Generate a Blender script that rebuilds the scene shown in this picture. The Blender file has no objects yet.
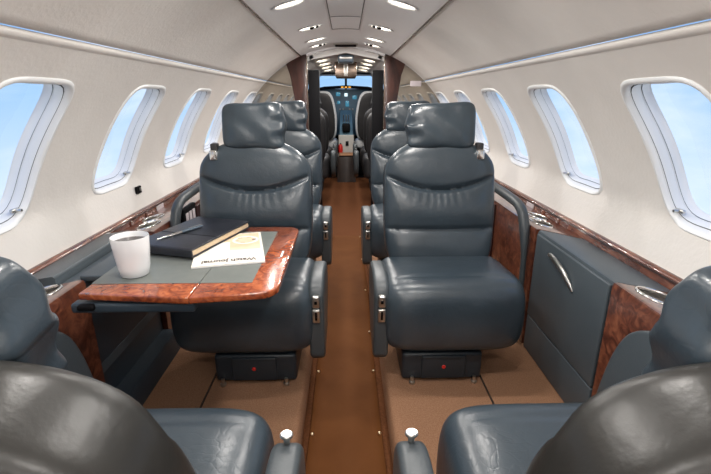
import bpy, bmesh, math, random
from mathutils import Vector, Matrix
random.seed(4)
C = bpy.context.scene.collection
sc = bpy.context.scene
PI = math.pi
# ------------------------------------------------------------------ camera
cam_d = bpy.data.cameras.new('camera'); cam = bpy.data.objects.new('camera', cam_d); C.objects.link(cam)
cam_d.sensor_fit = 'HORIZONTAL'; cam_d.sensor_width = 36.0; cam_d.lens = 36.0*440/711; cam_d.clip_start = .02
cam.location = (0, 0, 1.05); cam.rotation_euler = (PI/2-math.radians(17.532), 0, -math.radians(1.18))
sc.camera = cam
sc.view_settings.view_transform = 'Standard'; sc.view_settings.look = 'None'
sc.view_settings.gamma = 1.0; sc.view_settings.use_curve_mapping = False
sc.view_settings.exposure = 0.0
# ------------------------------------------------------------------ sky
w = bpy.data.worlds.new('sky'); sc.world = w; w.use_nodes = True
nt = w.node_tree; nt.nodes.clear()
out = nt.nodes.new('ShaderNodeOutputWorld'); bg = nt.nodes.new('ShaderNodeBackground')
tc = nt.nodes.new('ShaderNodeTexCoord'); sep = nt.nodes.new('ShaderNodeSeparateXYZ')
grad = nt.nodes.new('ShaderNodeValToRGB')
nz = nt.nodes.new('ShaderNodeTexNoise'); nz.inputs['Scale'].default_value = 2.6; nz.inputs['Detail'].default_value = 7
nz.inputs['Distortion'].default_value = .5
cr = nt.nodes.new('ShaderNodeValToRGB'); mixc = nt.nodes.new('ShaderNodeMix'); mixc.data_type = 'RGBA'
mpw = nt.nodes.new('ShaderNodeMapping'); mpw.inputs['Scale'].default_value = (1, 1, 2.6)
nt.links.new(tc.outputs['Generated'], sep.inputs[0]); 
mr = nt.nodes.new('ShaderNodeMapRange'); mr.inputs['From Min'].default_value = -.5; mr.inputs['From Max'].default_value = .7
nt.links.new(sep.outputs['Z'], mr.inputs['Value']); nt.links.new(mr.outputs[0], grad.inputs[0])
e = grad.color_ramp.elements
e[0].position = .12; e[0].color = (.90, .95, 1.0, 1); e[1].position = .85; e[1].color = (.11, .28, .70, 1)
x = grad.color_ramp.elements.new(.45); x.color = (.33, .57, .89, 1)
nt.links.new(tc.outputs['Generated'], mpw.inputs[0]); nt.links.new(mpw.outputs[0], nz.inputs['Vector'])
nt.links.new(nz.outputs['Fac'], cr.inputs[0])
cr.color_ramp.elements[0].position = .46; cr.color_ramp.elements[1].position = .72
nt.links.new(cr.outputs['Color'], mixc.inputs['Factor']); nt.links.new(grad.outputs['Color'], mixc.inputs['A'])
mixc.inputs['B'].default_value = (.86, .92, 1.0, 1)
nt.links.new(mixc.outputs['Result'], bg.inputs['Color']); bg.inputs['Strength'].default_value = 1.2
nt.links.new(bg.outputs[0], out.inputs[0])
LAMP_W = 4.4        # watts of one ceiling downlight
# ------------------------------------------------------------------ materials
M = {}
def mat(name, c1, c2=None, scale=8., rough=.5, metal=0., bump=0., bscale=60., coat=0., emit=None, estr=0., spec=.5, detail=4., distort=0., stretch=(1,1,1), lo=.35, hi=.65, mid=None, sheen=0., croughness=.05, vor=0., vscale=30.):
    m = bpy.data.materials.new(name); m.use_nodes = True; n = m.node_tree; p = n.nodes['Principled BSDF']
    p.inputs['Base Color'].default_value = (*c1, 1); p.inputs['Roughness'].default_value = rough
    p.inputs['Metallic'].default_value = metal; p.inputs['Specular IOR Level'].default_value = spec
    p.inputs['Coat Weight'].default_value = coat; p.inputs['Coat Roughness'].default_value = croughness
    p.inputs['Sheen Weight'].default_value = sheen
    if emit: p.inputs['Emission Color'].default_value = (*emit, 1); p.inputs['Emission Strength'].default_value = estr
    t = n.nodes.new('ShaderNodeTexCoord'); mp = n.nodes.new('ShaderNodeMapping'); mp.inputs['Scale'].default_value = stretch
    n.links.new(t.outputs['Object'], mp.inputs[0])
    if c2:
        a = n.nodes.new('ShaderNodeTexNoise'); a.inputs['Scale'].default_value = scale; a.inputs['Detail'].default_value = detail
        a.inputs['Distortion'].default_value = distort; n.links.new(mp.outputs[0], a.inputs['Vector'])
        r = n.nodes.new('ShaderNodeValToRGB'); r.color_ramp.elements[0].position = lo; r.color_ramp.elements[1].position = hi
        r.color_ramp.elements[0].color = (*c1, 1); r.color_ramp.elements[1].color = (*c2, 1)
        if mid: k = r.color_ramp.elements.new((lo+hi)/2); k.color = (*mid, 1)
        n.links.new(a.outputs['Fac'], r.inputs[0]); n.links.new(r.outputs['Color'], p.inputs['Base Color'])
    last = None
    if bump:
        b = n.nodes.new('ShaderNodeTexNoise'); b.inputs['Scale'].default_value = bscale; b.inputs['Detail'].default_value = 5
        n.links.new(mp.outputs[0], b.inputs['Vector'])
        bn = n.nodes.new('ShaderNodeBump'); bn.inputs['Strength'].default_value = bump; bn.inputs['Distance'].default_value = .01
        n.links.new(b.outputs['Fac'], bn.inputs['Height']); last = bn
    if vor:      # leather creases: distorted voronoi cell borders
        d = n.nodes.new('ShaderNodeTexNoise'); d.inputs['Scale'].default_value = 9; n.links.new(t.outputs['Object'], d.inputs['Vector'])
        mx = n.nodes.new('ShaderNodeMix'); mx.data_type = 'RGBA'; mx.inputs['Factor'].default_value = .12
        n.links.new(t.outputs['Object'], mx.inputs['A']); n.links.new(d.outputs['Color'], mx.inputs['B'])
        v = n.nodes.new('ShaderNodeTexVoronoi'); v.feature = 'DISTANCE_TO_EDGE'; v.inputs['Scale'].default_value = vscale
        n.links.new(mx.outputs['Result'], v.inputs['Vector'])
        rr = n.nodes.new('ShaderNodeValToRGB'); rr.color_ramp.elements[1].position = .09; n.links.new(v.outputs['Distance'], rr.inputs[0])
        bn = n.nodes.new('ShaderNodeBump'); bn.inputs['Strength'].default_value = vor; bn.inputs['Distance'].default_value = .004
        n.links.new(rr.outputs['Color'], bn.inputs['Height'])
        if last: n.links.new(last.outputs[0], bn.inputs['Normal'])
        last = bn
    if last: n.links.new(last.outputs[0], p.inputs['Normal'])
    M[name] = m; return m
mat('wall', (.74,.715,.68), (.78,.755,.72), scale=5, rough=.75, bump=.12, bscale=70)
mat('ceil', (.88,.89,.90), (.90,.91,.92), scale=3, rough=.6, bump=.04, bscale=90)
mat('white', (.82,.84,.85), rough=.35)
mat('leather', (.028,.041,.053), (.040,.056,.070), scale=6, rough=.31, bump=.13, bscale=20, vor=.05, vscale=45, spec=.65)
mat('leather_smooth', (.016,.016,.015), (.022,.021,.019), scale=5, rough=.34, bump=.06, bscale=60, spec=.35)
mat('leather_dark', (.016,.016,.018), (.026,.025,.026), scale=6, rough=.5, bump=.08, bscale=40)
mat('panel', (.064,.082,.096), (.070,.089,.103), scale=4, rough=.42, bump=.05, bscale=160)
mat('panel_dark', (.030,.045,.060), (.034,.050,.066), scale=4, rough=.45, bump=.05, bscale=160)
mat('arm', (.046,.056,.063), (.055,.066,.073), scale=6, rough=.40, bump=.06, bscale=120)
mat('inlay', (.150,.165,.155), (.165,.18,.168), scale=30, rough=.38, bump=.05, bscale=250)
mat('burl', (.060,.018,.011), (.23,.082,.042), mid=(.135,.042,.023), scale=24, detail=8, distort=1.6, rough=.28, coat=.8, lo=.34, hi=.68)
mat('burl_table', (.15,.028,.010), (.50,.135,.042), mid=(.32,.068,.020), scale=26, detail=9, distort=2.0, rough=.22, coat=1., lo=.32, hi=.68)
mat('burl_edge', (.075,.020,.012), (.22,.080,.042), mid=(.14,.043,.023), scale=30, detail=6, distort=.8, rough=.25, coat=.9, stretch=(1,.35,1))
mat('mahogany', (.020,.007,.006), (.055,.019,.014), scale=14, detail=6, distort=1., rough=.3, coat=.4, stretch=(1,1,.3))
mat('carpet', (.31,.160,.090), (.42,.235,.14), scale=260, rough=.95, bump=.7, bscale=420, spec=.1)
mat('carpet_brown', (.105,.038,.015), (.145,.056,.024), scale=120, rough=.95, bump=.6, bscale=300, spec=.1)
mat('runner', (.100,.036,.011), (.125,.047,.015), scale=4, rough=.65, bump=.3, bscale=7, spec=.05)
mat('plastic_black', (.018,.026,.034), rough=.42)
mat('black', (.005,.005,.006), rough=.6, spec=.1)
mat('rubber', (.03,.034,.04), rough=.6)
mat('chrome', (.78,.77,.75), rough=.14, metal=1.)
mat('satin', (.62,.61,.58), rough=.32, metal=1.)
mat('brass', (.75,.62,.42), rough=.3, metal=1.)
mat('mirror', (.50,.46,.40), rough=.02, metal=1.)
mat('well', (.50,.48,.45), rough=.3, metal=1.)
mat('bronze', (.20,.15,.12), rough=.25, metal=.8)
mat('porcelain', (.86,.87,.88), rough=.12, coat=.5)
mat('coffee', (.022,.009,.004), rough=.06)
mat('folder', (.012,.014,.020), (.018,.02,.028), scale=20, rough=.33, bump=.12, bscale=220)
mat('paper', (.80,.75,.66), (.88,.83,.75), scale=6, rough=.5)
mat('paper_peach', (.78,.55,.36), (.86,.70,.52), scale=10, rough=.45)
mat('paper_white', (.86,.85,.83), rough=.45)
mat('ink', (.06,.05,.05), rough=.6)
mat('pages', (.62,.47,.30), (.75,.60,.42), scale=60, rough=.7, stretch=(1,1,12))
mat('lens', (1,.95,.85), rough=.4, emit=(1,.90,.74), estr=5.5)
mat('placard', (.62,.56,.58), rough=.5)
mat('red', (.55,.02,.015), rough=.4)
mat('grey_blue', (.11,.15,.19), rough=.3, metal=.2)
mat('sheepskin', (.66,.68,.70), (.78,.79,.80), scale=60, rough=.95, bump=.8, bscale=120)
mat('instrument', (.10,.19,.25), rough=.45)
mat('screen', (.02,.08,.12), rough=.15, emit=(.10,.42,.62), estr=.5)
mat('screen_white', (.5,.6,.65), rough=.15, emit=(.75,.95,1), estr=1.2)
mat('amber', (.6,.25,.03), rough=.3, emit=(1,.42,.05), estr=1.2)
mat('pedestal_white', (.46,.45,.42), rough=.5)
mat('dark_wall', (.030,.022,.020), (.05,.036,.03), scale=7, rough=.35, coat=.4)
mat('fwd_wall', (.78,.77,.75), rough=.7)
mat('steel_gap', (.02,.02,.022), rough=.6)
# window pane: clear plastic, light passes straight through, a little reflection
g = bpy.data.materials.new('pane'); g.use_nodes = True; n = g.node_tree; n.nodes.clear()
o_ = n.nodes.new('ShaderNodeOutputMaterial'); mxs = n.nodes.new('ShaderNodeMixShader'); tr = n.nodes.new('ShaderNodeBsdfTransparent')
gl = n.nodes.new('ShaderNodeBsdfGlossy'); gl.inputs['Roughness'].default_value = .03; fr = n.nodes.new('ShaderNodeValue'); fr.outputs[0].default_value = .045
tr.inputs['Color'].default_value = (.96,.98,1,1)
n.links.new(fr.outputs[0], mxs.inputs[0]); n.links.new(tr.outputs[0], mxs.inputs[1]); n.links.new(gl.outputs[0], mxs.inputs[2]); n.links.new(mxs.outputs[0], o_.inputs[0])
M['pane'] = g
# ------------------------------------------------------------------ helpers
def mw(o):
    m = o.matrix_basis.copy()
    while o.parent: o = o.parent; m = o.matrix_basis @ m
    return m
def obj(name, bm, m, parent=None, smooth=True, local=False, angle=35):
    """bmesh in world space (or in the parent's space when local) -> ONE mesh object"""
    me = bpy.data.meshes.new(name); bm.normal_update(); bm.to_mesh(me); bm.free()
    me.materials.append(M[m])
    o = bpy.data.objects.new(name, me); C.objects.link(o)
    if smooth:
        for p in me.polygons: p.use_smooth = True
        me.set_sharp_from_angle(angle=math.radians(angle))
    if parent:
        o.parent = parent
        if not local: me.transform(mw(parent).inverted())
    elif not local:
        xs = [v.co for v in me.vertices]
        c = Vector(((min(v.x for v in xs)+max(v.x for v in xs))/2, (min(v.y for v in xs)+max(v.y for v in xs))/2, min(v.z for v in xs)))
        me.transform(Matrix.Translation(-c)); o.location = c
    return o
def tag(o, label, cat, group=None, kind=None):
    o['label'] = label; o['category'] = cat
    if group: o['group'] = group
    if kind: o['kind'] = kind
    return o
def thing(name, label, cat, loc=(0,0,0), rotz=0, group=None, kind=None):
    o = bpy.data.objects.new(name, None); C.objects.link(o); o.empty_display_size = .1
    o.location = loc; o.rotation_euler = (0,0,rotz)
    return tag(o, label, cat, group, kind)
def copy_tree(o, parent=None):
    c = o.copy(); C.objects.link(c)
    if parent: c.parent = parent
    for ch in o.children: copy_tree(ch, c)
    return c
def B(): return bmesh.new()
def box(bm, c, s, bev=.005, seg=3, rot=None):
    r = bmesh.ops.create_cube(bm, size=1.0); vs = r['verts']
    for v in vs: v.co = Vector((v.co.x*s[0], v.co.y*s[1], v.co.z*s[2]))
    if bev:
        es = list({e for v in vs for e in v.link_edges})
        rb = bmesh.ops.bevel(bm, geom=es, offset=bev, segments=seg, affect='EDGES', profile=.5)
        vs = list(set(v for v in vs if v.is_valid) | set(rb['verts']))
    for v in vs:
        q = v.co.copy()
        if rot: q = rot @ q
        v.co = q+Vector(c)
    return vs
def bbox(x0, x1, y0, y1, z0, z1, bev=.005, seg=3, bm=None):
    bm = bm or B(); box(bm, ((x0+x1)/2,(y0+y1)/2,(z0+z1)/2), (abs(x1-x0),abs(y1-y0),abs(z1-z0)), bev, seg); return bm
def prism(pts, axis, a, b, bev=.0, seg=2, bm=None):
    """closed 2D outline extruded along an axis ('x': pts are (y,z), 'z': pts are (x,y), 'y': pts are (x,z))"""
    bm = bm or B()
    f = {'x': lambda p,q: (q,p[0],p[1]), 'z': lambda p,q: (p[0],p[1],q), 'y': lambda p,q: (p[0],q,p[1])}[axis]
    v0 = [bm.verts.new(f(p,a)) for p in pts]; v1 = [bm.verts.new(f(p,b)) for p in pts]; n = len(pts)
    f0 = bm.faces.new(v0); f1 = bm.faces.new(v1[::-1])
    for i in range(n): bm.faces.new((v0[(i+1)%n], v0[i], v1[i], v1[(i+1)%n]))
    bmesh.ops.recalc_face_normals(bm, faces=bm.faces)
    if bev:
        es = list(set(f0.edges)|set(f1.edges)); bmesh.ops.bevel(bm, geom=es, offset=bev, segments=seg, affect='EDGES', profile=.5)
    return bm
def tube(pts, r, n=10, bm=None, cap=True, flat=1.0, up=Vector((0,0,1))):
    bm = bm or B(); pts = [Vector(p) for p in pts]; rings = []
    for i,p in enumerate(pts):
        t = (pts[min(i+1,len(pts)-1)]-pts[max(i-1,0)]).normalized()
        u = t.cross(up); u = u.normalized() if u.length > 1e-4 else Vector((1,0,0)); v = u.cross(t)
        rr = r[i] if isinstance(r,(list,tuple)) else r
        rings.append([bm.verts.new(p+u*math.cos(2*PI*k/n)*rr*flat+v*math.sin(2*PI*k/n)*rr) for k in range(n)])
    for a,b in zip(rings,rings[1:]):
        for k in range(n): bm.faces.new((a[k],a[(k+1)%n],b[(k+1)%n],b[k]))
    if cap: bm.faces.new(rings[0][::-1]); bm.faces.new(rings[-1])
    bmesh.ops.recalc_face_normals(bm, faces=bm.faces)
    return bm
def lathe(prof, c, n=28, bm=None, sx=1., sy=1.):
    bm = bm or B(); rings = []
    for r,z in prof:
        rings.append([bm.verts.new((c[0]+r*sx*math.cos(2*PI*k/n), c[1]+r*sy*math.sin(2*PI*k/n), c[2]+z)) for k in range(n)])
    for a,b in zip(rings,rings[1:]):
        for k in range(n): bm.faces.new((a[k],a[(k+1)%n],b[(k+1)%n],b[k]))
    return bm
def superq(size, p=4., cuts=10, deform=None, bm=None):
    bm = bm or B(); r = bmesh.ops.create_cube(bm, size=2.0)
    bmesh.ops.subdivide_edges(bm, edges=list(bm.edges), cuts=cuts, use_grid_fill=True)
    for v in bm.verts:
        x,y,z = v.co
        nn = (abs(x)**p+abs(y)**p+abs(z)**p)**(1/p); v.co = Vector((x/nn*size[0]/2, y/nn*size[1]/2, z/nn*size[2]/2))
        if deform: v.co = Vector(deform(*v.co))
    return bm
def cr_spline(pts, per=6):
    P = [Vector(p) for p in pts]; o = []
    for i in range(len(P)-1):
        a,b,c,d = P[max(i-1,0)],P[i],P[i+1],P[min(i+2,len(P)-1)]
        for k in range(per):
            t = k/per; o.append(.5*((2*b)+(c-a)*t+(2*a-5*b+4*c-d)*t*t+(3*b-a-3*c+d)*t**3))
    o.append(P[-1]); return o
# ------------------------------------------------------------------ cabin shell
ZC, RR = .43, 1.072
Z0, ZCR, ZTOP = .53, 1.198, 1.42
YA, YB = -1.10, 4.40            # aft bulkhead, mirrored bulkhead
def wx(z):
    zz = max(z,.68); x = math.sqrt(RR*RR-(zz-ZC)**2)
    if z < .68: x -= (.68-z)*.24
    return x
def wall_pt(s, y, z, off=0.):
    zz = max(z,.62); a = math.atan2(zz-ZC, wx(zz)); return Vector((s*(wx(z)+off*math.cos(a)), y, z+off*math.sin(a)))
WINS = [.69+.73*k-.20 for k in range(-1,6)]    # centres
WA, WB, WZ, SH, WP = .185, .218, .882, .22, 5.2
def wout(t, k):
    c,s_ = math.cos(t), math.sin(t); r = (abs(c/WA)**WP+abs(s_/WB)**WP)**(-1/WP)*1.0
    grow = (k-1)*.2
    dy = c*(r); dz = s_*(r); L = math.hypot(dy,dz); dy *= (L+grow)/L; dz *= (L+grow)/L
    return dy+SH*dz, dz
hy = .365
def wins(s): return [y+(.05 if s < 0 else 0) for y in WINS]
for s,side in ((-1,'left'),(1,'right')):
    bm = B(); ws_ = wins(s); edges = [YA]+[(a+b)/2 for a,b in zip(ws_,ws_[1:])]+[YB]
    for i,yc in enumerate(ws_):
        y0,y1 = edges[i]-yc, edges[i+1]-yc; z0,z1 = Z0-WZ, ZCR-WZ
        angs = [2*PI*k/60 for k in range(60)]+[math.atan2(b,a)%(2*PI) for a in (y0,y1) for b in (z0,z1)]
        angs = sorted(set(round(a,6) for a in angs)); rings = []
        for t in angs:
            c,s_ = math.cos(t), math.sin(t); cand = []
            if c > 1e-9: cand.append(y1/c)
            if c < -1e-9: cand.append(y0/c)
            if s_ > 1e-9: cand.append(z1/s_)
            if s_ < -1e-9: cand.append(z0/s_)
            R = min(cand); ow = (c*R, s_*R); iw = wout(t,1.)
            rings.append([bm.verts.new(wall_pt(s, yc+iw[0]+(ow[0]-iw[0])*q/9, WZ+iw[1]+(ow[1]-iw[1])*q/9)) for q in range(10)])
        for a,b in zip(rings, rings[1:]+rings[:1]):
            for q in range(9): bm.faces.new((a[q],b[q],b[q+1],a[q+1]))
    bmesh.ops.remove_doubles(bm, verts=bm.verts, dist=.0005)
    wl = obj('wall_'+side, bm, 'wall'); tag(wl, 'cream curved cabin sidewall with window openings on the %s'%side, 'wall', kind='structure')
    # upper headliner panel between the crease and the ceiling
    bm = B(); N = 14; cols = []
    for y in (YA, .9, 1.9, 3.0, YB):
        row = [bm.verts.new(wall_pt(s,y,ZCR,.012))]
        for q in range(N+1):
            a0 = math.atan2(ZCR+.006-ZC, wx(ZCR+.006)); a1 = math.atan2(ZTOP-ZC, wx(ZTOP)); a = a0+(a1-a0)*q/N
            row.append(bm.verts.new((s*RR*math.cos(a), y, ZC+RR*math.sin(a))))
        cols.append(row)
    for a,b in zip(cols,cols[1:]):
        for q in range(N+1): bm.faces.new((a[q],b[q],b[q+1],a[q+1]))
    obj('headliner_panel', bm, 'wall', wl, angle=60)
    # rounded top lip of the lower panel and the dark gap above it
    pr = [(.012,-.002),(.002,.0),(-.002,-.002),(-.004,-.006),(-.004,-.011),(0,-.018)]
    bm = B(); rows = [[bm.verts.new(wall_pt(s,y,ZCR+dz,off)) for off,dz in pr] for y in (YA,YB)]
    for q in range(len(pr)-1): bm.faces.new((rows[0][q],rows[1][q],rows[1][q+1],rows[0][q+1]))
    obj('panel_lip', bm, 'wall', wl, angle=60)
    # sidewall below the ledge, behind cabinets
    bm = bbox(s*1.0, s*1.03, YA, YB, -.0, Z0-.03, 0); obj('lower_panel', bm, 'panel_dark', wl)
# windows
wn = 0
wl_names = {0:'behind the camera',1:'beside the near seat',2:'nearest the camera',3:'second from the camera',4:'third from the camera',5:'fourth from the camera',6:'farthest, next to the mirrored bulkhead'}
for s,side in ((-1,'left'),(1,'right')):
    for i,yc in enumerate(wins(s)):
        wn += 1
        wt = thing('window_%d'%wn, 'white framed oval cabin window in the %s wall, %s'%(side, wl_names[i]), 'window', wall_pt(s,yc,WZ-WB), 0, 'cabin windows', 'structure')
        def ring(pr, name, m, parent, fill=False):
            bm = B(); N = 72; rs = []
            for k,off in pr:
                r = []
                for j in range(N):
                    dy,dz = wout(2*PI*j/N, k); r.append(bm.verts.new(wall_pt(s, yc+dy, WZ+dz, off)))
                rs.append(r)
            for a,b in zip(rs,rs[1:]):
                for j in range(N): bm.faces.new((a[j],a[(j+1)%N],b[(j+1)%N],b[j]))
            if fill:
                for r in (rs[-1],):
                    cc = bm.verts.new(wall_pt(s, yc, WZ, pr[-1][1]))
                    for j in range(N): bm.faces.new((r[j],r[(j+1)%N],cc))
            return obj(name, bm, m, parent, angle=50)
        fr_ = ring([(1.02,.001),(1.02,-.002),(1.0,-.006),(.965,-.006),(.93,.002),(.915,.012)], 'frame', 'white', wt)
        ring([(.915,.012),(.905,.018),(.900,.012)], 'seal', 'rubber', fr_)
        ring([(.900,.012),(.885,.022),(.875,.040)], 'reveal', 'white', wt)
        ring([(.875,.040),(.868,.044),(.862,.040)], 'seal', 'grey_blue', wt)
        ring([(.862,.040),(.85,.060),(.835,.064)], 'outer_frame', 'white', wt)
        ring([(.835,.060)], 'pane', 'pane', wt, True)
        p = wall_pt(s, yc+.10, WZ-WB+.045, .012)
        bm = B(); box(bm, p, (.012,.035,.012), .004); tube([p, p-Vector((s*.022,0,0))], .005, 8, bm)
        obj('shade_handle', bm, 'satin', wt)
# ceiling
bm = B(); rows = []
cx = [-.413+.826*k/24 for k in range(25)]
def vault(x): return ZC+math.sqrt(RR*RR-x*x)
cz = [vault(a)+.001 for a in cx]
for y in (YA,YB): rows.append([bm.verts.new((a,y,b)) for a,b in zip(cx,cz)])
for q in range(len(cx)-1): bm.faces.new((rows[0][q],rows[0][q+1],rows[1][q+1],rows[1][q]))
ceil = tag(obj('ceiling', bm, 'ceil', angle=60), 'pale grey ceiling panel with downlights down the cabin', 'ceiling', kind='structure')
for s in (-1,1):
    obj('edge_strip', bbox(s*.407, s*.418, YA, YB, 1.413, 1.421, .002, 1), 'bronze', ceil)
    for y0,y1 in ((2.30,2.80),(2.83,3.30)): obj('panel_joint', bbox(s*.090, s*.0935, y0, y1, vault(.09)-.0015, vault(.09)+.003, 0), 'steel_gap', ceil)
for y in (2.30,2.815,3.30): obj('panel_joint', prism([(a,vault(a)-.0012) for a in (-.09,-.045,0,.045,.09)]+[(.09,1.504),(-.09,1.504)], 'y', y, y+.003), 'steel_gap', ceil)
av = thing('air_vent', 'black rectangular air outlet in the ceiling near the doorway', 'vent', (0,4.17,1.48))
obj('vent_frame', bbox(-.105,.105,4.09,4.26,1.487,1.497,.004), 'satin', av)
obj('vent_grille', bbox(-.092,.092,4.105,4.245,1.482,1.492,.002), 'black', av)
# end walls and floor
def prof_poly(xin, zlow, s, top=1.43):
    pts = [(s*xin, zlow)]; z = zlow
    zs = [zlow, .3, .53]+[.6+.05*k for k in range(13)]+[1.25,1.3,1.34,1.38,1.42]
    for z in zs: pts.append((s*(1.03 if z < .53 else wx(z)+.004), z))
    pts.append((s*xin, top)); return pts
bm = prism(prof_poly(0,-.12,1)[1:-1]+[(.0,1.44)]+[(-a,b) for a,b in prof_poly(0,-.12,1)[1:-1]][::-1], 'y', YA-.04, YA)
tag(obj('wall_back', bm, 'wall', smooth=False), 'cream aft bulkhead behind the camera', 'wall', kind='structure')
fl = thing('floor', 'tan carpeted cabin floor with a sunken aisle', 'floor', (0,1.6,-.12), 0, None, 'structure')
AX0, AX1 = -.165, .150
for s in (-1,1):
    xi = AX0 if s < 0 else AX1
    pts = [(xi,-.125),(xi-s*.006,-.08),(xi,-.012),(xi+s*.008,-.003),(xi+s*.02,0),(s*1.03,0),(s*1.03,-.125)]
    obj('platform', prism(pts, 'y', YA, 3.30), 'carpet', fl, angle=60)
obj('aisle_carpet', bbox(-1.02, 1.02, YA, YB+.03, -.16, -.122, 0), 'carpet_brown', fl)
obj('seat_track', bbox(.520,.528,1.0,2.2,-.002,.0025,.001,1), 'bronze', fl)
obj('seat_track', bbox(-.528,-.520,1.0,2.2,-.002,.0025,.001,1), 'bronze', fl)
# runner with snaps
rn = thing('aisle_runner', 'brown vinyl floor runner with brass snaps down the sunken aisle', 'runner', (-.008,2.2,-.122))
bm = B(); rows = []
xs = [-1,-.96,-.86,-.7,-.35,0,.35,.7,.86,.96,1]
for j in range(60):
    y = -.9+4.62*j/59; hw = .132+.004*math.sin(y*3.1)
    r = []
    for u in xs:
        zz = -.116+.016*abs(u)**10+.0035*math.sin(y*7.+u*2)*(1-u*u)+.004*math.sin(y*2.7)*u
        r.append(bm.verts.new((-.008+u*hw, y, zz)))
    rows.append(r)
for a,b in zip(rows,rows[1:]):
    for q in range(len(xs)-1): bm.faces.new((a[q],a[q+1],b[q+1],b[q]))
obj('mat', bm, 'runner', rn, angle=80)
for y in (3.66,3.10,2.54,2.02,1.68,1.3,.9):
    for s in (-1,1):
        obj('snap', lathe([(0,.005),(.004,.0045),(.0065,.002),(.007,-.004)], (-.008+s*.122, y, -.104), 12), 'brass', rn)
# ------------------------------------------------------------------ ledges
def along(s, pts, y0, y1, name, m, parent, ang=35): return obj(name, prism([(s*a,b) for a,b in pts], 'y', y0, y1), m, parent, angle=ang)
for i,(s,side) in enumerate(((-1,'left'),(1,'right'))):
    tr_ = thing('trim_%d'%(i+1), 'glossy burl wood ledge strip under the windows of the %s wall'%side, 'trim', (s*1.,1.6,.48), 0, 'wood ledges under the windows', 'structure')
    along(s, [(.985,.484),(.988,.522),(.994,.531),(1.012,.533),(1.03,.53),(1.03,.48)], YA, YB, 'ledge', 'burl_edge', tr_, 50)
    along(s, [(.983,.516),(.983,.5225),(.990,.5225),(.990,.516)], YA, YB, 'groove', 'mahogany', tr_)
    for y in (2.28, ): obj('placard', bbox(s*.9815, s*.985, y-.045, y+.045, .4885, .5145, .001,1), 'placard', tr_)
    for y in (2.12,1.96): 
        o = lathe([(0,.004),(.010,.004),(.014,.001),(.014,-.003)], (0,0,0), 14)
        bmesh.ops.rotate(o, cent=(0,0,0), matrix=Matrix.Rotation(-s*PI/2,3,'Y'), verts=o.verts); bmesh.ops.translate(o, vec=(s*.984,y,.502), verts=o.verts)
        obj('button', o, 'burl', tr_)
sw = thing('wall_switch', 'small black outlet plate on the left wall between windows', 'outlet', (-1.03,2.15,.60))
bm = B(); box(bm, (-1.022,2.15,.62), (.012,.05,.036), .004); obj('plate', bm, 'black', sw)
bm = B(); box(bm, (-1.014,2.158,.622), (.006,.012,.016), .002); obj('socket', bm, 'satin', sw)

# ------------------------------------------------------------------ side furniture
def cut_ellipse(o, cx, cy, z, rx, ry, depth):
    bm = B(); n = 32
    rs = [[bm.verts.new((cx+rx*math.cos(2*PI*k/n), cy+ry*math.sin(2*PI*k/n), zz)) for k in range(n)] for zz in (z-depth, z+.05)]
    for k in range(n): bm.faces.new((rs[0][k],rs[0][(k+1)%n],rs[1][(k+1)%n],rs[1][k]))
    bm.faces.new(rs[0][::-1]); bm.faces.new(rs[1]); me = bpy.data.meshes.new('cutter'); bm.to_mesh(me); bm.free()
    co = bpy.data.objects.new('cutter', me); C.objects.link(co)
    md = o.modifiers.new('cut','BOOLEAN'); md.operation = 'DIFFERENCE'; md.object = co; md.solver = 'EXACT'
    bpy.context.view_layer.update(); dg = bpy.context.evaluated_depsgraph_get()
    new = bpy.data.meshes.new_from_object(o.evaluated_get(dg)); o.modifiers.clear(); o.data = new; bpy.data.objects.remove(co)
def cup_holder(body, t, cx, cy, s, rx=.042, ry=.068):
    z = TOPZ(cx); cut_ellipse(body, cx, cy, z, rx, ry, .062)
    def tilt(bm):
        for v in bm.verts: v.co.z += -(abs(v.co.x)-abs(cx))*.22
        return bm
    h = obj('cup_holder', tilt(lathe([(.93,-.010),(.94,.0),(.955,.003),(1.0,.0055),(1.07,.0045),(1.13,.001),(1.14,-.002)], (cx,cy,z), 40, None, rx, ry)), 'chrome', t, angle=60)
    obj('well', tilt(lathe([(0,-.055),(.90,-.055),(.915,-.05),(.93,-.010)], (cx,cy,z), 40, None, rx, ry)), 'well', h, angle=60)
TOPZ = lambda x: .537-(abs(x)-.78)*.22     # tops fall a little towards the wall
def side_box(name, s, y0, y1, m, parent, z0=0., x0=.78, dz=0., bev=.008):
    pts = [(x0,z0),(x0,TOPZ(x0)-.014+dz),(x0+.004,TOPZ(x0)-.004+dz),(x0+.014,TOPZ(x0+.014)+dz),(.984,TOPZ(.984)+dz),(.984,z0)]
    return along(s, pts, y0, y1, name, m, parent, 50)
# right storage cabinet
cb = thing('storage_cabinet', 'slate grey side cabinet with a flap door between the right seats', 'cabinet', (.88,1.43,0))
pts = [(.786,.0),(.786,.52),(.79,.53),(.80,TOPZ(.8)),(.984,TOPZ(.984)),(.984,0)]
along(1, pts, 1.180, 1.715, 'body', 'panel', cb, 50)
dr = obj('door', bbox(.776,.787,1.184,1.700,.165,.522,.004), 'panel', cb)
obj('kick_panel', bbox(.778,.788,1.184,1.700,.004,.158,.003), 'panel', cb)
obj('handle', tube(cr_spline([(.774,1.578,.474),(.768,1.55,.484),(.762,1.50,.484),(.762,1.44,.468),(.768,1.395,.440),(.774,1.372,.414)],4), [.004+.007*math.sin(PI*(k+.5)/21.) for k in range(21)], 10, flat=.8), 'satin', dr)
obj('lid', bbox(.80,.975,1.175,1.69,.50,.502,.0), 'panel', cb) if False else None
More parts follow.
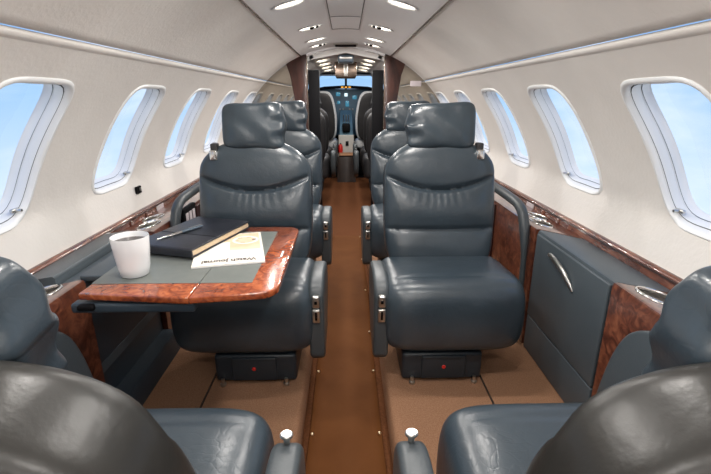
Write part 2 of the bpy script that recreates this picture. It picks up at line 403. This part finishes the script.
# left side: table stowage box under the table
lb = thing('table_cabinet', 'dark slate side cabinet with grey lid beside the left folding table', 'cabinet', (-.88,1.43,0))
along(-1, [(.800,.0),(.800,.50),(.984,.486),(.984,0)], 1.230, 1.715, 'body', 'panel_dark', lb)
along(-1, [(.792,.235),(.792,.49),(.80,.49),(.80,.235)], 1.232, 1.71, 'upper_panel', 'panel_dark', lb)
along(-1, [(.785,.205),(.792,.232),(.80,.236),(.80,.20)], 1.232, 1.71, 'rail', 'panel', lb)
along(-1, [(.735,.0),(.735,.085),(.742,.095),(.80,.095),(.80,0)], 1.230, 1.715, 'kick_box', 'panel_dark', lb, 50)
along(-1, [(.872,.505),(.872,.535),(.878,.542),(.975,.527),(.982,.519),(.982,.488)], 1.232, 1.715, 'lid', 'panel', lb, 50)
along(-1, [(.79,.488),(.79,.516),(.796,.52),(.868,.512),(.868,.488)], 1.232, 1.715, 'ledge_panel', 'panel', lb, 50)
# near consoles (foreground seats) and far consoles (facing seats)
def near_console(s, side):
    t = thing('side_console', 'burl wood console with cup holders beside the near %s seat'%side, 'console', (s*.88,.75,0))
    e = .025 if s > 0 else .075
    body = side_box('body', s, .10, 1.150+e, 'burl', t)
    pr = [(1.118,.02),(1.112,.12),(1.095,.24),(1.065,.36),(1.02,.445),(.95,.492),(.86,.508),(.70,.512),(.12,.512),(.12,.02)]
    pr = [(a+e*.6,b) for a,b in pr]
    sm = [(v.x,v.y) for v in cr_spline([(a,b,0) for a,b in pr[:8]],5)]+pr[8:]
    obj('leather_panel', prism(sm, 'x', s*.752, s*.784, .008, 3), 'panel', t, angle=50)
    for yy,xx in ((1.086+e,.875),(.935+e,.850)): cup_holder(body, t, s*xx, yy, s, .050, .060)
near_console(1,'right'); near_console(-1,'left')
def far_console(s, side, y0, y1, who):
    t = thing('side_console', 'burl wood console with arm rail beside the %s %s seat'%(who,side), 'console', (s*.88,(y0+y1)/2,0))
    body = side_box('body', s, y0+.005, y1, 'burl', t)
    a = y0
    g_ = a+(.10 if s < 0 else .0)
    rail = cr_spline([(s*.757,g_+.028,.02),(s*.757,g_+.028,.27),(s*.757,g_+.042,.43),(s*.757,g_+.075,.54),(s*.757,g_+.135,.597),(s*.757,g_+.27,.612),(s*.757,g_+.55,.618)],6)
    rr = []
    for p in rail: rr.append(.012 if p.z < .40 else .012+.010*min(1,(p.z-.40)/.12))
    obj('arm_rail', tube(rail, rr, 12, up=Vector((1,0,0))), 'arm', t, angle=60)
    obj('inner_panel', bbox(s*.7805, s*.772, a+.50, y1-.02, .02, .52, .003), 'mahogany', t)
    if who == 'facing':
        for yy,xx in ((1.875,.868),(2.03,.915)): cup_holder(body, t, s*xx, yy, s, .043, .066)
        if s < 0:
            cp = obj('control_panel', bbox(s*.757, s*.779, 2.00, 2.17, .44, .555, .006), 'black', t)
            for k in range(3): obj('button', bbox(s*.753, s*.758, 2.02+.045*k, 2.05+.045*k, .470,.530,.002), 'placard', cp)
for s,side in ((-1,'left'),(1,'right')):
    far_console(s, side, 1.72, 2.80, 'facing'); far_console(s, side, 2.81, 3.30, 'rear row' if False else 'farther')

# ------------------------------------------------------------------ seats
def make_seat(label, loc, rotz, inb, recline=13., backL=.56, arm='tall', lm='leather', shell='leather', headdz=0., headdn=0., headw=.282, headdx=0., shoulder=.035, taper=(.72,.16), group=None, wrinkle=True, buckle=True, cuts=34):
    """local frame: the seat faces -y, its base is at z = 0; inb = +1/-1 is the aisle side in local x"""
    t = thing('cabin_seat', label, 'seat', loc, rotz, group)
    r = math.radians(recline)
    # seat cushion
    def cdef(x,y,z):
        # front roll is fuller, a stitched seam near the front edge of the top
        z2 = z
        if z > .02: z2 = z+.012*math.exp(-((y+.10)/.12)**2)-.006*math.exp(-((y+.125)/.006)**2)*max(0,1-(abs(x)/.23)**6)
        y2 = y-(.020*math.cos(z/.13*PI/2) if y < -.1 else 0)
        return (x*(1+.02*math.cos(z/.12*PI/2)), y2-.090, z2+.279)
    obj('seat_cushion', superq((.522,.405,.280), 6.0, cuts, cdef), lm, t, local=True, angle=80)
    obj('under_frame', bbox(-.20,.20,-.18,.10,.11,.185,.02), 'plastic_black', t, local=True)
    # backrest: one upholstered shell, seams pressed in, gathers below the upper seam
    W = .468
    def bdef(x,n_,tt):      # x across, n_ depth (front = -), tt along the height, centred
        u = tt/backL+.5
        ws = 1.0-.035*max(0,.45-u)/.45-taper[1]*max(0,(u-taper[0])/(1-taper[0]))**2.2
        X = x*ws
        xn = x/(W/2)
        if u > .8: tt = tt-shoulder*abs(xn)**2.2*(u-.8)/.2
        n2 = n_
        if n_ < 0:
            s1 = .735-.115*(1-min(1,abs(xn))**2); s2 = .335-.012*(1-xn*xn)
            fade = max(0,1-abs(xn)**8)
            n2 += fade*(.016*math.exp(-((u-s1)/.017)**2)+.014*math.exp(-((u-s2)/.015)**2))
            n2 -= fade*.020*math.sin(max(0,min(1,(u-s2)/(s1-s2)))*PI)+fade*.010*math.sin(max(0,min(1,u/s2))*PI)
            n2 -= fade*.012*math.sin(max(0,min(1,(u-s1)/(1-s1)))*PI)
            d = s1-u
            if .012 < d < .25: n2 += fade*.0013*math.sin(xn*(48-60*d)+2.2*math.sin(xn*5))*min(1,(d-.012)/.03)*math.exp(-(d/.10)**2)*max(0,1-abs(xn)*1.1)
        else:
            n2 += .03*math.cos(min(1,abs(xn))*PI/2)*math.sin(min(1,max(0,u))*PI)
        yb, zb = .075, .335
        T = tt+backL/2
        return (X, yb+T*math.sin(r)+n2*math.cos(r), zb+T*math.cos(r)-n2*math.sin(r))
    bm = B(); bmesh.ops.create_cube(bm, size=2.0); bmesh.ops.subdivide_edges(bm, edges=list(bm.edges), cuts=cuts+44, use_grid_fill=True)
    for v in bm.verts:
        x,y,z = v.co; p = 5.0
        nn = (abs(x)**p+abs(y)**p+abs(z)**p)**(1/p); q = Vector((x/nn*W/2, y/nn*.066, z/nn*backL/2)); v.co = Vector(bdef(*q))
    obj('backrest', bm, lm, t, local=True, angle=80)
    if shell != lm:     # smooth rear shell, seen on the seats that turn their back to the camera
        bm = B(); bmesh.ops.create_cube(bm, size=2.0); bmesh.ops.subdivide_edges(bm, edges=list(bm.edges), cuts=24, use_grid_fill=True)
        bmesh.ops.delete(bm, geom=[v for v in bm.verts if v.co.y < -.95], context='VERTS')
        for v in bm.verts:
            x,y,z = v.co; p = 5.0
            nn = (abs(x)**p+abs(y)**p+abs(z)**p)**(1/p)
            v.co = Vector(bdef(x/nn*W/2*1.014, y/nn*.066+(.003 if y > 0 else 0), z/nn*backL/2*1.014))
        obj('back_shell', bm, shell, t, local=True, angle=80)
    # headrest pillow, gathered at the aisle end
    hw, hh, hd = headw, .188, .118
    T = backL+.050+headdz; hc = Vector((-inb*headdx, .075+T*math.sin(r)-(.030+headdn)*math.cos(r), .335+T*math.cos(r)+(.03+headdn)*math.sin(r)))
    def hdef(x,y,z):
        e = x*inb/(hw/2)
        fy = 1-.35*max(0,abs(x)/(hw/2)-.55)
        X,Y,Z = x, y*fy*(1-.12*(abs(z)/(hh/2))**2), z*(1+.05*e*e-.03*(1-abs(e)))
        Z += .004*math.sin(x*9)*(1 if z > 0 else -.5)
        if e > .5: Y += .006*(e-.5)*2*math.sin(z*85+math.sin(z*30)); X += inb*.005*(e-.5)*2*math.sin(z*62+1)
        Y -= .0022*math.sin(x*48+3*math.sin(z*22))*(1-abs(e)**4)
        rr = math.radians(recline-4); 
        return (hc.x+X, hc.y+Y*math.cos(rr)+Z*math.sin(rr), hc.z+Z*math.cos(rr)-Y*math.sin(rr))
    hp = obj('headrest', superq((hw,hd,hh), 6.0, 30, hdef), lm, t, local=True, angle=80)
    # armrest on the aisle side
    xa = inb*.268; ht = .028
    if arm == 'tall':
        pr = [(-.262,.13),(-.268,.20),(-.272,.34),(-.266,.385),(-.245,.410),(-.20,.424),(-.12,.424),(-.03,.412),(.04,.395),(.07,.35),(.07,.25),(-.05,.13),(-.18,.105),(-.235,.105)]
    else:
        pr = [(-.150,.20),(-.155,.33),(-.150,.41),(-.125,.450),(-.08,.466),(.0,.47),(.10,.47),(.12,.40),(.10,.25),(-.0,.17),(-.12,.16)]
        xa = inb*(.344 if loc[0] > 0 else .310)
    sm = [(v.x,v.y) for v in cr_spline([(a,b,0) for a,b in pr+pr[:1]],4)][:-1]
    ar = obj('armrest', prism(sm, 'x', xa-ht, xa+ht, .014, 4), 'arm', t, local=True, angle=60)
    if arm == 'tall':
        obj('latch', bbox(xa-.014,xa+.014,-.284,-.262,.335,.382,.007), 'satin', ar, local=True)
        obj('latch_button', bbox(xa-.005,xa+.005,-.287,-.279,.352,.364,.002), 'black', ar, local=True)
        obj('latch', bbox(xa-.014,xa+.014,-.281,-.262,.276,.328,.005), 'satin', ar, local=True)
        obj('latch_slot', bbox(xa-.004,xa+.004,-.284,-.276,.288,.320,.001), 'black', ar, local=True)
    else:
        obj('lever', lathe([(0,.038),(.009,.038),(.0105,.036),(.0105,.032),(.0055,.030),(.0045,.0),(.009,-.004)], (xa,-.115,.442), 14, None, 1.15, 1.0), 'satin', ar, local=True)
    # pedestal base with indicator lamp, feet
    bs = obj('base', bbox(-.185,.125,-.245,.08,.010,.126,.014), 'plastic_black', t, local=True) if inb < 0 else obj('base', bbox(-.125,.185,-.245,.08,.010,.126,.014), 'plastic_black', t, local=True)
    m = -.025 if inb < 0 else .025
    obj('front_cover', bbox(m-.085,m+.085,-.253,-.239,.018,.116,.006), 'plastic_black', bs, local=True)
    bm = lathe([(0,.003),(.006,.003),(.008,0)], (0,0,0), 12); bmesh.ops.rotate(bm, cent=(0,0,0), matrix=Matrix.Rotation(PI/2,3,'X'), verts=bm.verts); bmesh.ops.translate(bm, vec=(m,-.253,.070), verts=bm.verts)
    obj('indicator', bm, 'red', bs, local=True)
    for xx in (m-.12, m+.12):
        obj('foot', lathe([(0,.03),(.007,.03),(.007,.012),(.011,.010),(.011,.0015),(0,.0015)], (xx,-.255,0), 12), 'satin', t, local=True)
    if buckle:
        xo = -inb*.158; T = backL-.040
        yy = .075+T*math.sin(r)-.075*math.cos(r)+.06; zz = .335+T*math.cos(r)+.02
        bl = obj('belt_strap', bbox(xo-.014,xo+.014,yy-.06,yy-.02,zz-.02,zz+.012,.005), 'leather_dark', t, local=True)
        obj('belt_buckle', bbox(xo-.016,xo+.016,yy-.075,yy-.045,zz-.055,zz-.012,.007), 'chrome', bl, local=True)
    return t
gs = 'slate blue leather cabin seats'
make_seat('slate leather seat facing the camera on the right of the aisle', (.392,1.70,0), 0, -1, group=gs)
make_seat('slate leather seat facing the camera behind the wood table', (-.380,1.70,0), 0, 1, headw=.252, group=gs)
make_seat('second row slate leather seat right of the aisle, before the mirrored bulkhead', (.388,2.68,0), 0, -1, group=gs, cuts=22)
make_seat('second row slate leather seat left of the aisle, before the mirrored bulkhead', (-.388,2.68,0), 0, 1, group=gs, cuts=22)
make_seat('near right leather seat seen from behind, at the bottom corner', (.458,.53,0), PI, 1, recline=13, backL=.455, arm='short', shell='leather_smooth', shoulder=.03, taper=(.45,.36), headdz=-.090, headdn=.070, headdx=.075, group=gs, buckle=False)
make_seat('near left leather seat seen from behind, at the bottom corner', (-.420,.53,0), PI, -1, recline=13, backL=.470, arm='short', shell='leather_smooth', shoulder=.03, taper=(.45,.36), headdz=-.075, headdn=.070, headdx=.075, group=gs, buckle=False)

# ------------------------------------------------------------------ folding table and what lies on it
TZ = .565
tb = thing('folding_table', 'burl wood folding table with grey leather inlay before the left seat', 'table', (-.47,1.35,TZ-.03))
def rrect(x0,x1,y0,y1,radii,n=7):
    """corner order: x0y0, x1y0, x1y1, x0y1"""
    pts = []
    for (cx_,cy_,a0),r in zip(((x0,y0,PI),(x1,y0,1.5*PI),(x1,y1,0),(x0,y1,.5*PI)),radii):
        if r == 0: pts.append((cx_,cy_)); continue
        sx = 1 if cx_ == x0 else -1; sy = 1 if cy_ == y0 else -1
        for k in range(n+1):
            a = a0+PI/2*k/n; pts.append((cx_+sx*r+r*math.cos(a), cy_+sy*r+r*math.sin(a)))
    return pts
XF = -.405
def leaf(name, outer, inner):
    bm = prism(outer, 'z', TZ-.020, TZ, .004, 2); lf = obj(name, bm, 'burl_table', tb, angle=50)
    obj('inlay', prism(inner, 'z', TZ-.002, TZ+.0012), 'inlay', lf); return lf
leaf('inboard_leaf', [(XF+.001,1.032)]+rrect(XF+.001,-.185,1.055,1.675,(0,.055,.05,0))[1:], rrect(XF+.001,-.262,1.122,1.607,(0,.006,.006,0)))
leaf('outboard_leaf', [(-.70,1.062),(-.42,1.032),(XF-.001,1.032),(XF-.001,1.675),(-.70,1.675)], rrect(-.699,XF-.001,1.122,1.607,(.004,0,0,.004)))
obj('support_arm', bbox(-.72,-.40,1.05,1.085,TZ-.052,TZ-.026,.006), 'panel_dark', tb)
obj('support_arm', bbox(-.72,-.40,1.60,1.635,TZ-.052,TZ-.026,.006), 'panel_dark', tb)
obj('latch', bbox(-.70,-.655,1.040,1.062,TZ-.042,TZ-.026,.006), 'black', tb)
obj('hinge_slide', bbox(-.80,-.695,1.235,1.62,TZ-.040,TZ-.022,.004), 'panel', tb)
obj('name_plate', bbox(-.214,-.208,1.33,1.385,TZ,TZ+.0008,0), 'paper_white', tb)
# mug
mg = thing('coffee_mug', 'white porcelain mug of black coffee on the table', 'mug', (-.608,1.187,TZ+.001))
c = (-.608,1.187,TZ+.0012)
K = .93
obj('body', lathe([(a*K,b*K) for a,b in [(0,0),(.036,0),(.041,.004),(.046,.03),(.0515,.08),(.054,.122),(.0532,.125),(.0515,.123),(.049,.08),(.044,.03),(.038,.008),(0,.006)]], c, 40), 'porcelain', mg, angle=70)
obj('coffee', lathe([(0,.108*K),(.0506*K,.108*K)], c, 40), 'coffee', mg)
# magazine
def quad_thing(cx_,cy_,rot): return Matrix.Translation((cx_,cy_,0)) @ Matrix.Rotation(rot,4,'Z')
mz = thing('magazine', 'cream covered watch magazine lying partly under the black folder', 'magazine', (-.392,1.402,TZ+.0012), math.radians(13))
bm = bbox(-.108,.108,-.158,.158,.0002,.0055,.001,1); obj('pages', bm, 'paper_white', mz, local=True)
cv = obj('cover', bbox(-.108,.108,-.158,.158,.0056,.0062,0), 'paper', mz, local=True)
obj('cover_photo', bbox(-.02,.10,-.03,.150,.0063,.0065,0), 'paper_peach', cv, local=True)
obj('cover_block', bbox(-.065,.0,-.085,.06,.0066,.0068,0), 'paper_white', cv, local=True)
# ring of the watch drawing on the cover
bm = lathe([(.034,.0070),(.043,.0072),(.045,.0069)], (.052,.072,0), 30); obj('watch_ring', bm, 'paper_white', cv, local=True)
for k in range(5):
    a = k*1.1; obj('watch_mark', bbox(.052+.03*math.cos(a)-.007,.052+.03*math.cos(a)+.007,.072+.03*math.sin(a)-.004,.072+.03*math.sin(a)+.004,.0072,.0075,0), 'pages' if k else 'ink', cv, local=True)
cu = bpy.data.curves.new('title','FONT'); cu.body = 'Watch Journal'; cu.size = .034; cu.align_x = 'CENTER'; cu.align_y = 'CENTER'; cu.offset = .0007
to = bpy.data.objects.new('title_tmp', cu); C.objects.link(to); bpy.context.view_layer.update()
me = bpy.data.meshes.new_from_object(to.evaluated_get(bpy.context.evaluated_depsgraph_get())); bpy.data.objects.remove(to)
me.transform(Matrix.Translation((0.0,-.126,.0073)) @ Matrix.Rotation(PI,4,'Z') @ Matrix.Scale(.82,4,(1,0,0))); me.materials.append(M['ink'])
to = bpy.data.objects.new('title_lettering', me); C.objects.link(to); to.parent = cv
# folder
fd = thing('document_folder', 'black leather document folder lying on the table beside the mug', 'folder', (-.535,1.50,TZ+.0085), math.radians(-18))
fw, fh = .115, .175
obj('back_cover', bbox(-fw,fw,-fh,fh,0,.005,.002), 'folder', fd, local=True)
obj('pages', bbox(-fw+.006,fw-.003,-fh+.004,fh-.006,.0052,.0225,.002), 'pages', fd, local=True)
fc = obj('front_cover', bbox(-fw,fw,-fh,fh,.023,.029,.003), 'folder', fd, local=True)
obj('stitch_band', bbox(-fw+.004,fw-.004,-.040,-.036,.0288,.0296,0), 'black', fc, local=True)
obj('spine', bbox(-fw-.006,fw,-fh-.004,-fh+.004,.0,.028,.004), 'folder', fd, local=True)
# pen
pa, pb = Vector((-.622,1.385,TZ+.0425)), Vector((-.522,1.555,TZ+.0425))
pe = thing('ballpoint_pen', 'silver ballpoint pen lying on the black folder', 'pen', (pa+pb)/2)
d = (pb-pa)
obj('barrel', tube([pa+d*t for t in (.06,.12,.5)], [.003,.0048,.0048], 12), 'chrome', pe, angle=60)
obj('cap', tube([pa+d*t for t in (.505,.9,.97)], [.005,.0048,.003], 12), 'grey_blue', pe, angle=60)
obj('tip', tube([pa+d*t for t in (0,.06)], [.0012,.003], 12), 'chrome', pe)
obj('clip', tube([pa+d*.95+Vector((0,0,.006)), pa+d*.65+Vector((0,0,.0065))], .0013, 8), 'chrome', pe)

# ------------------------------------------------------------------ ceiling lights
def downlight(x, y, label, reading=False, s=1, z=None, watts=LAMP_W, sc_=1.):
    z = vault(x)-.005 if z is None else z
    t = thing('ceiling_light', label, 'light', (x,y,z), math.radians(6*s), 'oval ceiling downlights'); t.rotation_euler[1] = math.asin(x/RR)
    sx, sy = .070*sc_, .040*sc_
    obj('bezel', lathe([(1.0,.006),(1.16,.002),(1.2,-.001),(1.05,-.003),(.98,.0),(.95,.004)], (0,0,0), 36, None, sx, sy), 'white', t, local=True)
    obj('lens', lathe([(0,.001),(.6,.001),(.96,.003)], (0,0,0), 36, None, sx, sy), 'lens', t, local=True)
    if reading:
        e = obj('eyeball', lathe([(0,-.012),(.010,-.010),(.016,-.004),(.017,.002)], (-s*.012,0,0), 16), 'black', t, local=True)
        obj('air_nozzle', lathe([(0,-.010),(.007,-.008),(.012,.002)], (-s*.045,.004,0), 14), 'black', t, local=True)
    ld = bpy.data.lights.new('lamp','AREA'); ld.shape = 'ELLIPSE'; ld.size = sx*1.5; ld.size_y = sy*1.5; ld.energy = watts; ld.color = (1,.955,.905)
    lo = bpy.data.objects.new('lamp', ld); C.objects.link(lo); lo.parent = t; lo.location = (0,0,-.014)
    return t
for s,side in ((-1,'left'),(1,'right')):
    for y,rd,nm in ((2.28,False,'nearest in view'),(3.06,True,'with black reading spots'),(3.66,False,'third from the camera'),(4.02,True,'closest to the doorway'),
                    (1.50,True,'just above the table'),(.72,False,'over the near seats'),(-.05,True,'right above the camera'),(-.75,False,'behind the camera')):
        downlight(s*(.262 if y < 2.5 else .225), y, 'oval warm ceiling light %s of the aisle, %s'%(side,nm), rd, s)

# ------------------------------------------------------------------ mirrored bulkhead and doorway
wf = thing('wall_front', 'bulkhead with mirrored outer panels and dark wood door posts', 'wall', (0,YB,-.12), 0, None, 'structure')
for s in (-1,1):
    mp_ = [(s*.40,.0)]+[(s*(wx(z)+.004 if z >= .53 else 1.03),z) for z in (.0,.3,.53,.6,.68,.75,.8,.85,.9,.95,1.0,1.05,1.1,1.14,1.18,1.215,1.25,1.28,1.31,1.34,1.37,1.4,1.425)]+[(s*.40,1.427)]
    obj('mirror_panel', prism(mp_, 'y', YB+.004, YB+.03), 'mirror', wf, smooth=False)
    # flared wood post: wide at the top, narrow lower down
    wp = [(s*.365,.0),(s*.445,.0),(s*.455,.55),(s*.480,1.0),(s*.520,1.25),(s*.56,1.372),(s*.50,1.40),(s*.41,1.425),(s*.365,1.437)]
    obj('door_post', prism(wp, 'y', YB-.03, YB+.03, .006, 2), 'mahogany', wf, angle=40)
    obj('post_edge', bbox(s*.358,s*.366,YB-.034,YB+.02,-.0,1.425,.003), 'bronze', wf)
    obj('door_leaf', bbox(s*.255,s*.356,YB+.03,YB+.16,-.12,1.30,.004), 'black', wf)
obj('header', prism([(-.40+.8*k/16, vault(-.40+.8*k/16)+.003) for k in range(17)]+[(.40-.8*k/16, vault(.40-.8*k/16)-.006-.05*abs(.40-.8*k/16)) for k in range(17)], 'y', YB-.012, YB+.05), 'ceil', wf, smooth=False)
ex = thing('wall_placard', 'small pale placard on the right mirror panel', 'sign', (.66,YB-.004,1.17))
obj('plate', bbox(.61,.715,YB-.006,YB+.004,1.155,1.205,.003), 'placard', ex)

# ------------------------------------------------------------------ forward cabin and cockpit
YC = 7.6
wf2 = thing('wall_forward', 'dark forward cabin shell leading to the cockpit', 'wall', (0,5.6,-.12), 0, None, 'structure')
for s in (-1,1):
    obj('side_panel', bbox(s*.80,s*.84,YB+.03,6.7,-.12,1.0,0), 'dark_wall', wf2)
    obj('upper_panel', prism([(s*.80,1.0),(s*.55,1.28),(s*.30,1.41),(s*.33,1.45),(s*.60,1.32),(s*.84,1.02)], 'y', YB+.05, 6.7), 'fwd_wall', wf2)
obj('roof', prism([(-.34,1.39),(0,1.455),(.34,1.39),(.34,1.47),(0,1.50),(-.34,1.47)], 'y', YB+.05, 6.7), 'fwd_wall', wf2, smooth=False)
obj('forward_carpet', bbox(-.84,.84,YB+.03,6.75,-.16,-.122,0), 'carpet_brown', wf2)
for k,y in enumerate((4.75,5.25,5.8,6.35)):
    for s,side in ((-1,'left'),(1,'right')):
        downlight(s*.23, y, 'oval warm light in the forward ceiling, %s row, %s past the doorway'%(side,('first','second','third','fourth')[k]), False, s, 1.402, 2.6, .9)
oc = thing('overhead_box', 'grey blue overhead unit hanging in the forward cabin', 'overhead unit', (0,4.6,1.36))
obj('housing', bbox(-.075,.075,4.52,4.75,1.375,1.445,.015), 'grey_blue', oc)
obj('front_strip', bbox(-.06,.06,4.508,4.52,1.405,1.425,.004), 'satin', oc)
oc = thing('overhead_console', 'rounded bronze overhead panel before the cockpit', 'overhead unit', (0,5.3,1.26))
bm = B(); pts = [(-.122,1.44),(-.122,1.29),(-.105,1.262),(.105,1.262),(.122,1.29),(.122,1.44)]
obj('housing', prism(pts, 'y', 5.25, 5.40, .015, 3, bm), 'bronze', oc, angle=50)
obj('centre_strip', bbox(-.022,.022,5.24,5.252,1.28,1.41,.004), 'satin', oc)
for k,(y,nm) in enumerate(((5.15,'nearer'),(6.0,'farther'))):
    for s,side in ((-1,'left'),(1,'right')):
        make_seat('dark forward cabin seat seen from behind, %s of the %s side'%(nm,side), (s*.46,y,.0), PI, -s*-1 if False else s, recline=8, backL=.62, arm='short', lm='leather_dark', shell='leather_dark', headdz=-.03, group='dark forward seats', buckle=False, cuts=16)
cs = thing('cockpit_step', 'brown step box leading up into the cockpit', 'step', (0,6.5,-.12))
obj('riser', prism([(6.36,-.121),(6.40,.24),(6.75,.26),(6.75,-.121)], 'x', -.135, .135, .006), 'dark_wall', cs)
obj('tread_mat', bbox(-.105,.105,6.41,6.72,.252,.268,.006), 'carpet', cs)
cp = thing('cockpit_pedestal', 'pale pedestal between the pilot seats', 'pedestal', (0,7.0,-.12))
obj('rear_panel', bbox(-.115,.115,6.76,6.80,-.121,.52,.008), 'pedestal_white', cp)
obj('socket', bbox(-.01,.035,6.75,6.762,.36,.43,.004), 'black', cp)
obj('body', prism([(6.80,-.12),(6.80,.50),(7.1,.66),(7.5,.86),(7.5,-.12)], 'x', -.10, .10, .01), 'instrument', cp)
obj('quadrant', bbox(-.06,.06,6.82,7.02,.56,.68,.02), 'black', cp)
for xx in (-.04,.0,.04): obj('lever', tube([(xx,7.15,.68),(xx,7.12,.80)], .010, 8), 'satin', cp)
rt = thing('fire_extinguisher', 'small red bottle beside the pedestal at the cockpit', 'extinguisher', (-.085,6.70,.268))
obj('bottle', lathe([(0,0),(.03,0),(.032,.01),(.032,.09),(.022,.115),(.01,.12),(0,.12)], (-.085,6.70,.269), 18), 'red', rt)
obj('valve', lathe([(.01,.118),(.01,.14),(0,.14)], (-.085,6.70,.269), 12), 'black', rt)
for s,side in ((-1,'left'),(1,'right')):
    make_pilot = thing('pilot_seat', 'pale sheepskin covered pilot seat on the %s'%side, 'seat', (s*.40,7.05,-.12), 0, 'pilot seats')
    obj('backrest', superq((.44,.14,.74), 4, 14, lambda x,y,z: (s*.36+x*(1-.25*max(0,z/.37)), 6.98+y-z*.12, .78+z)), 'sheepskin', make_pilot, angle=80)
    obj('back_shell', superq((.40,.06,.70), 4, 10, lambda x,y,z: (s*.37+x*(1-.25*max(0,z/.37)), 6.89+y-z*.12, .77+z)), 'leather_dark', make_pilot, angle=80)
    obj('cushion', superq((.46,.46,.16), 4, 8, lambda x,y,z: (s*.36+x,7.22+y,.36+z)), 'sheepskin', make_pilot, angle=80)
    obj('pedestal', bbox(s*.36-.16,s*.36+.16,6.95,7.35,-.12,.30,.02), 'black', make_pilot)
ip = thing('instrument_panel', 'blue grey cockpit instrument panel with lit displays', 'instrument panel', (0,YC,.5))
obj('board', bbox(-.75,.75,YC,YC+.05,.45,1.19,.01), 'instrument', ip)
gp = [(-.78,1.08),(-.6,1.17),(-.35,1.225),(0,1.245),(.35,1.225),(.6,1.17),(.78,1.08),(.78,1.04),(.6,1.13),(.35,1.185),(0,1.20),(-.35,1.185),(-.6,1.13),(-.78,1.04)]
obj('glareshield', prism(gp, 'y', YC-.14, YC+.12), 'black', ip, smooth=False)
for q,(a,b,cx_,cz_,mm) in enumerate(((.07,.06,-.13,1.11,'screen'),(.05,.05,.0,1.10,'screen_white'),(.07,.06,.14,1.06,'screen'),(.09,.07,-.30,1.05,'screen'),(.09,.07,.30,1.05,'screen'),(.06,.09,.02,.96,'screen'),(.05,.05,-.12,.98,'screen'))):
    obj('display', bbox(cx_-a/2,cx_+a/2,YC-.012,YC+.002,cz_-b/2,cz_+b/2,.006), mm, ip)
for xx in (-.06,.0,.06): obj('warning_light', bbox(xx-.018,xx+.018,YC-.150,YC-.138,1.205,1.225,.003), 'amber', ip)
for xx in (-.1,-.05,.06,.11): obj('knob', bbox(xx-.012,xx+.012,YC-.02,YC,.86,.885,.004), 'pedestal_white', ip)
for s,side in ((-1,'left'),(1,'right')):
    yk = thing('control_yoke', 'black control yoke before the %s pilot seat'%side, 'yoke', (s*.36,7.45,.8))
    obj('column', tube([(s*.36,YC-.015,.86),(s*.36,7.42,.88)], .022, 10), 'black', yk)
    obj('wheel', tube(cr_spline([(s*.36-.14,7.40,1.0),(s*.36-.13,7.40,.90),(s*.36-.05,7.41,.87),(s*.36+.05,7.41,.87),(s*.36+.13,7.40,.90),(s*.36+.14,7.40,1.0)],5), .016, 10), 'black', yk)
# cockpit shell and windshield
ck = thing('wall_cockpit', 'cockpit shell around the windshield', 'wall', (0,7.3,-.12), 0, None, 'structure')
for s in (-1,1):
    obj('side_panel', prism([(6.7,-.12),(6.7,1.0),(7.75,.95),(7.75,-.12)], 'x', s*.78, s*.84), 'dark_wall', ck)
    obj('upper_panel', prism([(s*.82,.98),(s*.66,1.24),(s*.38,1.375),(s*.42,1.40),(s*.70,1.27),(s*.86,1.0)], 'y', 6.7, 7.24), 'fwd_wall', ck)
    obj('windshield_post', tube([(s*.80,YC+.1,.98),(s*.60,7.22,1.28)], .03, 8), 'pedestal_white', ck)
obj('roof', bbox(-.40,.40,6.68,7.24,1.375,1.40,0), 'fwd_wall', ck)
obj('lintel', bbox(-.60,.60,6.68,6.70,1.375,1.47,0), 'fwd_wall', ck)
obj('floor', bbox(-.84,.84,6.755,7.75,-.16,-.12,0), 'black', ck)
obj('nose_panel', bbox(-.84,.84,YC+.06,YC+.12,-.12,1.10,0), 'black', ck)
obj('centre_post', tube([(0,YC+.16,1.16),(0,7.24,1.375)], .018, 8), 'black', ck)
wn += 1
wd = thing('window_%d'%wn, 'cockpit windshield panes above the glareshield', 'window', (0,YC,1.16), 0, None, 'structure')
for s in (-1,1):
    bm = B(); vs = [bm.verts.new(p) for p in ((s*.02,YC+.16,1.15),(s*.80,YC+.1,.98),(s*.60,7.22,1.28),(s*.02,7.24,1.38))]; bm.faces.new(vs); obj('pane', bm, 'pane', wd)
